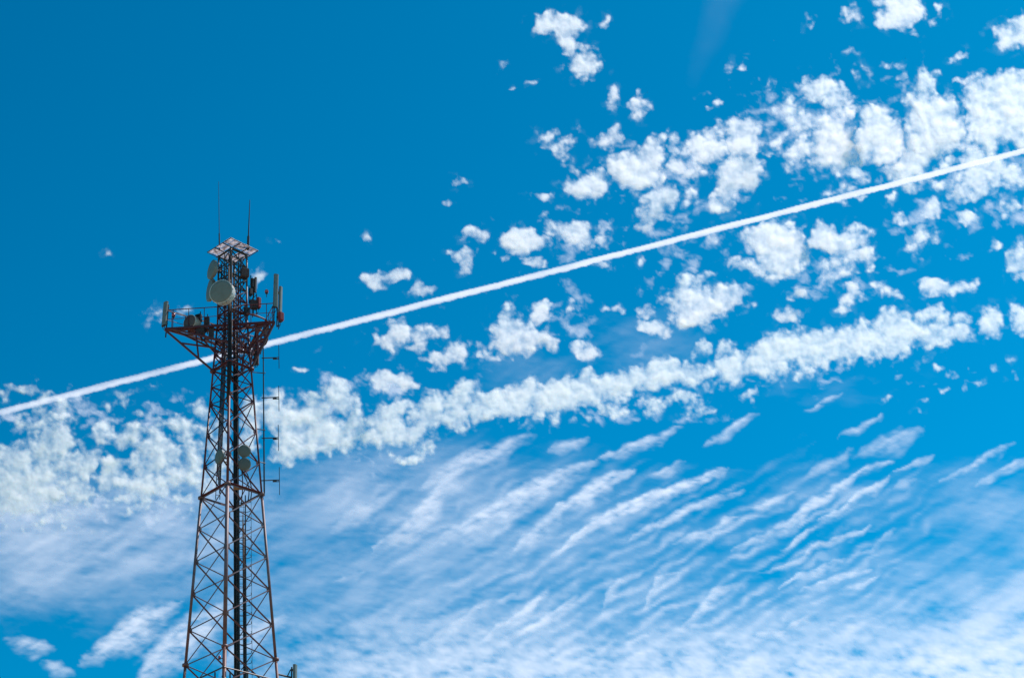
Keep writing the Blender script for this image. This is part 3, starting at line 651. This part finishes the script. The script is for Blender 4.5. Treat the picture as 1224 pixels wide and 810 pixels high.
("loose heap of puffs between the tower and the long cloud bank", [(518,480,16,13,.88),(510,498,16,13,.92),(558,463,13,11,.9),(550,481,16,13,.92),(543,500,18,10,1.02),(585,482,20,15,.98),(600,475,16,11,.9),(580,495,16,8,.96),(475,488,19,11,.98),(455,505,20,13,1.02),(470,520,23,11,1.02),(446,525,16,10,.9),(495,515,16,11,.9),(500,539,20,12,.55),(480,549,24,7,.46),(490,512,60,36,.4),(560,485,50,26,.35)]),
("separate flat-topped puff over the loose heap right of the tower", [(455,452,17,11,.95),(475,457,21,11,.98),(490,459,10,9,.8)]),
("dense puffy cloud right behind the dipole array of the tower", [(330,475,15,11,.95),(324,496,14,15,.98),(350,500,22,17,1.05),(380,500,20,18,1.05),(400,470,21,13,.8),(416,485,17,13,.88),(390,520,23,15,1.06),(350,526,20,15,1.06),(340,546,18,11,.92),(370,536,22,11,.92),(410,530,20,11,.88),(426,510,17,15,.92),(404,459,12,8,.58),(365,475,14,9,.7),(300,495,14,22,.85),(296,530,14,16,.8),(370,510,70,46,.3)]),
("wide bank of many small rounded puffs left of the tower", [(238,490,13,13,.92),(225,515,14,12,.96),(232,545,14,15,1),(195,540,19,18,1.05),(215,567,18,13,1),(172,556,16,12,.92),(170,535,11,9,.92),(160,513,10,10,.92),(182,516,10,9,.95),(207,505,15,9,.82),(148,525,14,9,.92),(122,520,12,12,.88),(130,504,10,9,.58),(150,475,13,11,.52),(125,485,12,10,.52),(175,495,14,8,.6),(135,555,18,10,.92),(130,575,20,13,.92),(165,580,19,13,.7),(190,578,16,12,.82),(240,575,14,13,.85),(263,520,14,24,.85),(265,560,14,16,.8),(190,545,80,52,.30),(170,590,70,20,.30),(190,606,80,22,.32)]),
("thick hazy mass of cloud at the left edge of the sky", [(18,545,22,15,1.05),(20,575,25,18,1.02),(10,600,20,15,.98),(60,540,23,17,.92),(75,525,19,13,.88),(50,570,24,15,.98),(90,560,21,13,.9),(62,589,12,7,1.05),(95,585,20,13,.8),(35,597,20,13,.92),(110,545,16,12,.88),(45,510,20,15,.7),(60,483,24,12,.8),(25,465,16,8,.85),(45,460,12,8,.68),(20,500,18,10,.6),(2,470,6,10,.6),(75,505,16,13,.7),(-15,560,25,22,.95),(50,560,75,50,.30),(70,600,70,26,.30),(60,624,90,24,.32)]),
("tiny pale wisp under the contrail left of the tower", [(180,460,7,3.5,.58)]),
("tiny thin wisp right of the tower below the contrail", [(360,442,11,3.5,.62)]),
("tiny fleck alone in the blue far left of the tower", [(128,304,7,6,.52)]),
("faint small smear right of the tower's roof", [(333,287,8,4,.52)]),
("faint wisps behind the panel antenna at the left end of the platform", [(184,377,11,13,.55),(220,372,9,7,.5)]),
("small hooked cloudlet right behind the tower's top", [(308,326,12,8,.8),(318,328,6,4,.7),(306,342,6,10,.52)]),
("thin patch of tiny cloud flecks in the blue below the cloud bank", [(1120,440,8,5,.5),(1132,446,8,6,.52),(1110,460,12,5,.54),(1128,467,8,5,.54),(1104,478,8,4,.54),(1140,452,7,4,.5),(1155,455,8,4,.54),(1172,457,8,4,.52),(1160,441,6,3,.5),(1098,491,6,4,.55),(1155,468,5,8,.5),(1185,438,6,5,.46),(1213,443,5,5,.52),(1206,431,7,4,.5),(1196,455,5,4,.5),(1220,454,8,4,.48),(1078,452,12,6,.45),(1062,475,10,6,.46)]),
]
STREAKS = [  # (label, spine, half width, density)
("brightest long cirrus streak, crisp and white, below the middle of the cloud bank", [(660,662),(714,621),(781,590),(838,572),(868,559)], 8, .95),
("slender cirrus streak running just under the brightest one", [(745,647),(792,621),(838,600),(886,586)], 6, .62),
("short lumpy cirrus streak under the slender one", [(803,648),(846,634),(884,616)], 6, .5),
("cirrus streak with a fan-shaped bright head, left of the brightest streak", [(668,606),(700,588),(730,570),(752,562)], 11, .85),
("soft cirrus streak continuing down left from the fan-shaped head", [(612,662),(645,630),(672,606)], 11, .5),
("wide feathery cirrus streak under the left end of the cloud bank", [(520,648),(565,622),(612,594),(655,574),(704,553)], 13, .72),
("cirrus streak curving up to the right, left of the wide feathery one", [(448,655),(482,635),(512,602),(546,566)], 13, .58),
("pale cirrus plume above the curving streak", [(505,580),(546,553),(612,527),(634,520)], 13, .55),
("very faint cirrus plume right of the lower tower", [(400,632),(418,620),(458,593)], 14, .36),
("thin faint cirrus thread right of the lower tower", [(398,697),(434,682)], 4, .3),
("long low cirrus streak near the bottom left of centre", [(497,772),(540,746),(575,726),(612,711)], 7, .42),
("smooth cirrus streak under the middle of the cloud bank", [(719,547),(766,529),(814,509)], 7, .66),
("narrow cirrus streak right of the smooth one", [(838,534),(870,513),(902,494)], 5.5, .5),
("short faint cirrus patch right of the fan-shaped head", [(776,568),(817,550)], 7, .42),
("stacked lens-like cirrus dashes under the bank", [(655,538),(700,522)], 7, .5),
("longest jagged cirrus streak at the right of centre", [(872,656),(912,642),(951,617),(990,588),(1021,565),(1068,549)], 7, .75),
("thin cirrus veil above the longest jagged streak", [(1024,545),(1060,528),(1098,511)], 11, .42),
("straight thin cirrus streak right of the longest jagged one", [(979,622),(1016,599),(1066,568)], 4.5, .66),
("frayed cirrus end beyond the straight thin streak", [(1070,564),(1088,557),(1115,544)], 4, .4),
("tiny cirrus dash below the frayed end", [(1067,582),(1094,572)], 3.5, .35),
("short cirrus dash below the jagged streak", [(933,655),(974,632)], 4, .52),
("wavy cirrus streak below the short dash", [(905,687),(946,671),(979,650),(1040,630)], 4.5, .58),
("fine cirrus streak second below the wavy one", [(928,700),(968,683),(1010,669)], 4.5, .58),
("fine cirrus streak third below the wavy one, slightly bent", [(958,708),(990,692),(1038,680)], 5, .58),
("faint fine cirrus streak lowest right of the rippled group", [(1006,706),(1053,688)], 4, .36),
("faint cirrus thread above the rippled group on the right", [(1018,664),(1074,633)], 4, .3),
("small cirrus dash left of the longest jagged streak", [(895,608),(948,588)], 6, .52),
("pale broken cirrus above the longest jagged streak's middle", [(960,572),(990,553),(1018,537)], 8, .34),
("tapered cirrus dash in the clear blue below the bank's right half", [(1004,522),(1055,494)], 5, .56),
("small thin cirrus dash left of the tapered one", [(963,491),(1006,469)], 4, .42),
("feathered cirrus streak at the right side in clear blue", [(1124,576),(1166,552),(1210,527)], 5.5, .45),
("cirrus streak running off the right edge", [(1164,580),(1197,561),(1240,543)], 6, .5),
("cirrus streak low left of centre, upper of a pair", [(572,764),(617,735),(652,710)], 6, .48),
("cirrus streak low left of centre, lower of a pair", [(600,767),(646,743),(692,709)], 6, .52),
("hooked cirrus curl near the bottom centre", [(720,728),(735,696),(769,681)], 5, .42),
("second hooked cirrus curl right of the first", [(768,728),(786,690),(812,684)], 5, .48),
("wide bright cirrus plume rising from the bottom veil", [(815,748),(853,708),(882,695)], 8, .58),
("bent cirrus streak in the ripples near the bottom right", [(905,758),(938,749),(974,735)], 5, .5),
("bold cirrus streak left of the tower's foot", [(98,788),(130,766),(168,741),(206,722)], 18, .78),
("broad cirrus streak passing behind the tower's foot", [(160,825),(197,772),(233,746),(280,720)], 22, .72),
("cirrus patch showing right behind the tower's lower leg", [(262,805),(300,752),(338,738)], 18, .5),
("small flat cirrus scraps in the lower left corner", [(8,764),(62,774)], 10, .42),
("thin cirrus scrap at the bottom left", [(50,790),(88,802)], 9, .42),
]
BEAM = [(876,-30),(858,20),(842,60),(826,98),(812,128)]
CON0, CON1 = (-70, 510.5), (1290, 163.5)
def contrail_d(x, y):
    (a, b), (c, d) = CON0, CON1
    L = math.hypot(c - a, d - b); ux, uy = (c - a) / L, (d - b) / L
    s = (x - a) * ux + (y - b) * uy; v = -(x - a) * uy + (y - b) * ux
    t = s / L
    v = v - 1.5 * np.sin(t * np.pi) * 0 + .5 * fbm(s / 60, s * 0, 2, 3)
    hw = 4.5 - .9 * t + .8 * fbm(s / 130, s * 0, 3, 4)
    puff = np.abs(np.sin(s / (5.6 - 1.2 * t) + 1.2 * fbm(s / 30, s * 0, 2, 8))) * .9 * (1 - .6 * t)
    edge_lo = hw + puff - .3 + .9 * fbm(s / 9, v / 9, 3, 12); edge_hi = hw * .92 + .5 * fbm(s / 9, v / 9, 3, 14)
    e = np.where(v > 0, v / edge_lo, -v / edge_hi)
    g = np.clip(1 - e ** 2, 0, 1)
    mod = 1 + .75 * fbm(s / 60, v / 8, 4, 21) + .2 * fbm(s / 5, v / 3, 3, 22)
    return (.78 + 1.6 * t) * g ** .9 * mod, np.sqrt(g)
def veil_d(x, y):
    """thin wide cirrus sheet toward the horizon, combed and rippled"""
    wx = 30 * fbm(x / 160, y / 160, 3, 41); wy = 30 * fbm(x / 160, y / 160, 3, 42)
    X = x + wx; Y = y + wy
    sm = lambda a, b, v: np.clip((v - a) / (b - a), 0, 1) ** 2 * (3 - 2 * np.clip((v - a) / (b - a), 0, 1))
    d = np.zeros_like(x)
    d += .74 * sm(650, 850, Y) * sm(250, 640, X) * (1 - .22 * sm(980, 1080, X)) * (1 - .35 * sm(1000, 1080, X) * (1 - sm(730, 790, Y)))
    d += .36 * sm(640, 810, Y) * sm(160, 420, X)
    d += .36 * sm(-14, 75, (Y - 735) + (X - 1075) * .72) * sm(1000, 1120, X)        # right-hand sheet with a slanting edge
    g = lambda cx, cy, rx, ry: np.exp(-((X - cx) / rx) ** 2 - ((Y - cy) / ry) ** 2)
    d += .32 * g(120, 635, 150, 55) + .26 * g(40, 640, 90, 60) + .24 * g(230, 640, 90, 60) + .22 * g(20, 710, 50, 26)
    d += .30 * g(590, 600, 150, 65) + .26 * g(460, 640, 140, 60) + .24 * g(780, 655, 170, 50)
    d += .15 * g(735, 402, 44, 40) + .22 * g(1010, 590, 110, 50) + .34 * g(1205, 600, 75, 50) + .26 * g(1120, 690, 130, 60)  + .10 * g(1055, 455, 110, 40)
    d += .13 * g(600, 680, 330, 130)
    d += .20 * g(110, 705, 190, 60) + .22 * g(120, 590, 170, 40) + .16 * g(430, 575, 130, 40)
    d += .10 * g(960, 470, 80, 30) + .22 * g(640, 440, 60, 40) + .18 * g(800, 410, 60, 50)
    comb = .85 * streaked(x, y, 61, 120, 24, 5, .52) + .7 * fbm(x / 90, y / 30, 4, 62, .52)
    rip = fbm((x * .95 + y * .31) / 17, (y * .95 - x * .31) / 7.5, 4, 63, .5)
    lin = fbm((x * .99 + y * .12) / 40, (y * .99 - x * .12) / 5.5, 3, 65, .5)
    low = np.clip((y - 700) / 90, 0, 1)
    bl = fbm(x / 34, y / 16, 4, 68, .55)
    # billows: closely spaced parallel ripples across the wind
    v = -x * SA + y * CA + 16 * fbm(x / 90, y / 60, 3, 71) + 5 * fbm(x / 24, y / 18, 3, 72); u = x * CA + y * SA
    bw = (.5 + .5 * np.sin(v * 2 * np.pi / 15.5 + 1.6 * fbm(u / 60, v / 50, 2, 73))) ** 1.7
    bw = bw * np.clip(.55 + 1.3 * fbm(u / 46, v / 17, 4, 74, .55), 0, 1.6)
    zone = np.clip(.95 * g(930, 690, 170, 75) + .9 * g(640, 735, 130, 60) + .75 * g(790, 720, 110, 55) + .6 * g(560, 610, 150, 60) + .5 * g(1010, 600, 120, 60) + .45 * g(780, 610, 120, 50) + .3 * g(150, 640, 150, 60), 0, 1)
    d = d * (1 - .35 * zone) + .46 * zone * bw
    d = d * np.clip(1 + (1 - .35 * low) * comb + (.12 + .50 * low) * rip + .30 * lin + .75 * low * bl, .05, 3)
    d = np.clip(d - .05, 0, None)
    return d * d / (d + .08) * .84

def scraps_d(x, y):
    """thin torn shreds drifting between the heaped clouds"""
    wx = 9 * fbm(x / 30, y / 30, 4, 181, .55); wy = 9 * fbm(x / 30, y / 30, 4, 182, .55)
    g = lambda cx, cy, rx, ry: np.exp(-((x - cx) / rx) ** 2 - ((y - cy) / ry) ** 2)
    zone = np.clip(1.0 * g(1060, 150, 190, 85) + .9 * g(830, 205, 130, 62) + .85 * g(960, 315, 230, 60) + .7 * g(640, 390, 170, 55) + .7 * g(690, 275, 120, 42) + .9 * g(1190, 240, 70, 60)
        + .75 * g(740, 490, 240, 26) + .75 * g(960, 447, 160, 22) + 1.0 * g(110, 605, 170, 30) + .9 * g(60, 490, 110, 36) + .8 * g(430, 470, 110, 50) + .8 * g(190, 500, 90, 34) + .6 * g(440, 555, 120, 22) + .45 * g(900, 110, 60, 60), 0, 1.1)
    n = .62 * fbm((x + wx) / 21, (y + wy) / 15, 5, 183, .56) + .5 * fbm((x + wx) / 60, (y + wy) / 40, 3, 184)
    v = np.clip(n * 1.35 + zone * .52 - .50, 0, None) * np.clip(zone * 1.6, 0, 1)
    return np.clip(1.25 * v ** 1.25, 0, .75), np.clip(v, 0, 1)
# ---------------------------------------------------------------- cloud bodies
def cloud_mat(name, grain):
    m = bpy.data.materials.new(name); m.use_nodes = True; t = m.node_tree; t.nodes.clear()
    o = node(t, 'ShaderNodeOutputMaterial')
    a = node(t, 'ShaderNodeAttribute', attribute_name='depth')
    g = node(t, 'ShaderNodeNewGeometry'); n = node(t, 'ShaderNodeTexNoise'); n.inputs['Scale'].default_value = .030; n.inputs['Detail'].default_value = 3
    t.links.new(g.outputs['Position'], n.inputs['Vector'])
    mr = node(t, 'ShaderNodeMapRange'); mr.inputs['From Min'].default_value = .3; mr.inputs['From Max'].default_value = .7; mr.inputs['To Min'].default_value = 1 - grain; mr.inputs['To Max'].default_value = 1 + grain
    t.links.new(n.outputs['Fac'], mr.inputs['Value'])
    mu = node(t, 'ShaderNodeMath', operation='MULTIPLY'); t.links.new(a.outputs['Fac'], mu.inputs[0]); t.links.new(mr.outputs[0], mu.inputs[1])
    ne = node(t, 'ShaderNodeMath', operation='MULTIPLY'); ne.inputs[1].default_value = -1; t.links.new(mu.outputs[0], ne.inputs[0])
    ex = node(t, 'ShaderNodeMath', operation='EXPONENT'); t.links.new(ne.outputs[0], ex.inputs[0])     # what passes through
    tl = node(t, 'ShaderNodeBsdfTranslucent'); tl.inputs['Color'].default_value = (.86, .86, .86, 1) if grain else (.93, .93, .93, 1)
    df = node(t, 'ShaderNodeBsdfDiffuse'); df.inputs['Color'].default_value = (.95, .95, .95, 1)
    ad = node(t, 'ShaderNodeMixShader'); ad.inputs[0].default_value = .12; t.links.new(tl.outputs[0], ad.inputs[1]); t.links.new(df.outputs[0], ad.inputs[2])
    # sunlight soaks through the thin cloud, brightest on the side that leans toward the sun
    rn = node(t, 'ShaderNodeVectorMath', operation='NORMALIZE'); t.links.new(g.outputs['Position'], rn.inputs[0])
    rf_ = node(t, 'ShaderNodeVectorMath', operation='REFLECT'); t.links.new(g.outputs['Normal'], rf_.inputs[0]); t.links.new(rn.outputs[0], rf_.inputs[1])
    ng = node(t, 'ShaderNodeVectorMath', operation='SCALE'); ng.inputs['Scale'].default_value = -1; t.links.new(rf_.outputs[0], ng.inputs[0])
    if grain: t.links.new(ng.outputs[0], tl.inputs['Normal'])        # heaped cloud; flat sheets simply glow through
    tp = node(t, 'ShaderNodeBsdfTransparent')
    x = node(t, 'ShaderNodeMixShader'); t.links.new(ex.outputs[0], x.inputs[0]); t.links.new(ad.outputs[0], x.inputs[1]); t.links.new(tp.outputs[0], x.inputs[2])
    t.links.new(x.outputs[0], o.inputs['Surface'])
    return m
M_CLOUD = cloud_mat('cloud_droplets', .10); M_CIRRUS = cloud_mat('ice_crystals', 0)
ACC = np.zeros((900, 1200))
_F = np.array(_fw); _R = np.array(RT); _U = np.array(UP)
def cloud_body(name, x0, x1, y0, y1, step, field, alt, thick, per_vertex=False, split=.8, m=None, share=False):
    """closed lens-shaped body of cloud at altitude alt: a near and a far skin that meet at its rim"""
    x0 = math.floor(x0 / step) * step; y0 = math.floor(y0 / step) * step
    xs = np.arange(x0, x1 + step, step); ys = np.arange(y0, y1 + step, step)
    X, Y = np.meshgrid(xs, ys)
    tau, lump = field(X, Y)
    if share:                                            # neighbours meet, they do not fill the same air
        i0 = int(round((x0 + 203) / step)); j0 = int(round((y0 + 203) / step)); blk = ACC[j0:j0 + len(ys), i0:i0 + len(xs)]
        own = np.clip(tau - blk, 0, None); blk[:] = np.maximum(blk, tau); tau = own
    tau = np.clip(tau - .012, 0, None); tau = tau * tau / (tau + .03)      # rims thin out to nothing
    tau = np.where(tau > .0015, tau, 0)
    keep = tau > 0
    cell = keep[:-1, :-1] | keep[1:, :-1] | keep[:-1, 1:] | keep[1:, 1:]
    if not cell.any(): return None
    used = np.zeros_like(keep)
    used[:-1, :-1] |= cell; used[1:, :-1] |= cell; used[:-1, 1:] |= cell; used[1:, 1:] |= cell
    pad = np.zeros((cell.shape[0] + 2, cell.shape[1] + 2), bool); pad[1:-1, 1:-1] = cell
    inner = pad[:-1, :-1] & pad[1:, :-1] & pad[:-1, 1:] & pad[1:, 1:]        # vertices wholly surrounded
    d = _F[None, None] + _R * ((X - 612) / FPX)[..., None] + _U * ((405 - Y) / FPX)[..., None]
    d /= np.linalg.norm(d, axis=-1, keepdims=True)
    h = alt - EYE
    if per_vertex: R = h / d[..., 2]
    else:
        wgt = (tau * used).sum(); R = np.full(X.shape, h / ((d[..., 2] * tau).sum() / wgt))
    T = thick * np.clip(lump, 0, 1) * np.where(inner, 1, 0) * .5
    E = np.array([0, 0, EYE])
    ia = np.full(X.shape, -1, np.int64); na = int(used.sum()); ia[used] = np.arange(na)
    ib = ia.copy(); ins = used & inner; nb = int(ins.sum()); ib[ins] = na + np.arange(nb)
    front = E + d[used] * (R - T)[used][:, None]; back = E + d[ins] * (R + T + 1.0)[ins][:, None]
    V = np.concatenate([front, back])
    tv = np.concatenate([tau[used] * split, tau[ins] * (1 - split)])
    r, c = np.nonzero(cell)
    q1 = np.stack([ia[r, c], ia[r + 1, c], ia[r + 1, c + 1], ia[r, c + 1]], 1)
    q2 = np.stack([ib[r, c], ib[r, c + 1], ib[r + 1, c + 1], ib[r + 1, c]], 1)
    q2 = q2[(q2 >= na).any(1)]
    Q = np.concatenate([q1, q2]).astype(np.int32)
    org = V.mean(0); me = bpy.data.meshes.new(name)
    me.vertices.add(len(V)); me.vertices.foreach_set('co', (V - org).astype(np.float32).ravel())
    me.loops.add(Q.size); me.loops.foreach_set('vertex_index', Q.ravel())
    me.polygons.add(len(Q)); me.polygons.foreach_set('loop_start', np.arange(0, Q.size, 4, dtype=np.int32))
    me.polygons.foreach_set('use_smooth', np.ones(len(Q), bool))
    me.update(calc_edges=True)
    at_ = me.attributes.new('depth', 'FLOAT', 'POINT'); at_.data.foreach_set('value', tv.astype(np.float32))
    me.materials.append(m or (M_CIRRUS if per_vertex else M_CLOUD))
    o = bpy.data.objects.new(name, me); C.objects.link(o); o.location = org
    return o
def extent(pts, pad, k=1.0):
    x0 = min(p[0] - (p[2] if len(p) > 2 else 0) * k for p in pts) - pad; x1 = max(p[0] + (p[2] if len(p) > 2 else 0) * k for p in pts) + pad
    y0 = min(p[1] - (p[3] if len(p) > 2 else 0) * k for p in pts) - pad; y1 = max(p[1] + (p[3] if len(p) > 2 else 0) * k for p in pts) + pad
    return x0, x1, y0, y1
for i, (label, lumps) in enumerate(CLOUDS):
    size = max(min(q[2], q[3]) for q in lumps)
    o = cloud_body('cloud', *extent(lumps, 14, 1.9), 1.45, lambda x, y: cumulus(x, y, lumps, i), 7000 + 3 * i, 6.0 * size * .19, share=True)
    tag(o, label, 'cloud', 'puffy white clouds along and around the contrail')
for i, (label, spine, wd, den) in enumerate(STREAKS):
    o = cloud_body('sky_streak', *extent(spine, wd * 3 + 8), 1.9, lambda x, y: cirrus(x, y, spine, wd, den, 200 + i), 9000 + 12 * i, 90, True)
    tag(o, label, 'cirrus cloud', 'combed cirrus streaks low in the sky')
o = cloud_body('cirrus_veil', -90, 1320, 20, 900, 2.6, lambda x, y: (veil_d(x, y), np.clip(veil_d(x, y), 0, 1)), 9900, 60, True)
tag(o, 'thin rippled white veil of high cloud thickening toward the bottom of the sky', 'cloud veil', None, 'stuff')
def beam_d(x, y):
    d, t, s = seg_dist(x + 3 * fbm(x / 40, y / 40, 2, 5), y, BEAM)
    g = np.exp(-(d / (27 - 8 * t)) ** 2); return g * .058 * (1 - t) ** .6 * (1 + .3 * fbm(x / 20, y / 30, 3, 6)), g
o = cloud_body('sky_streak', 750, 950, -60, 150, 2.5, beam_d, 9600, 60, True)  # pale beam, put in as a thin see-through sheet
tag(o, 'pale straight beam dropping from the top edge right of centre', 'cirrus cloud', 'combed cirrus streaks low in the sky')
o = cloud_body('contrail', -70, 1290, 150, 520, 1.4, contrail_d, 3200, 6, True)
tag(o, 'long straight white aircraft contrail rising from left to right across the whole sky', 'contrail')
for o in bpy.data.objects:
    if '_w' in o: del o['_w']
o = cloud_body('cloud_shreds', -60, 1290, 20, 680, 1.8, scraps_d, 7600, 40, True)
tag(o, 'thin torn shreds of white cloud scattered between the puffy clouds', 'cloud shreds', None, 'stuff')
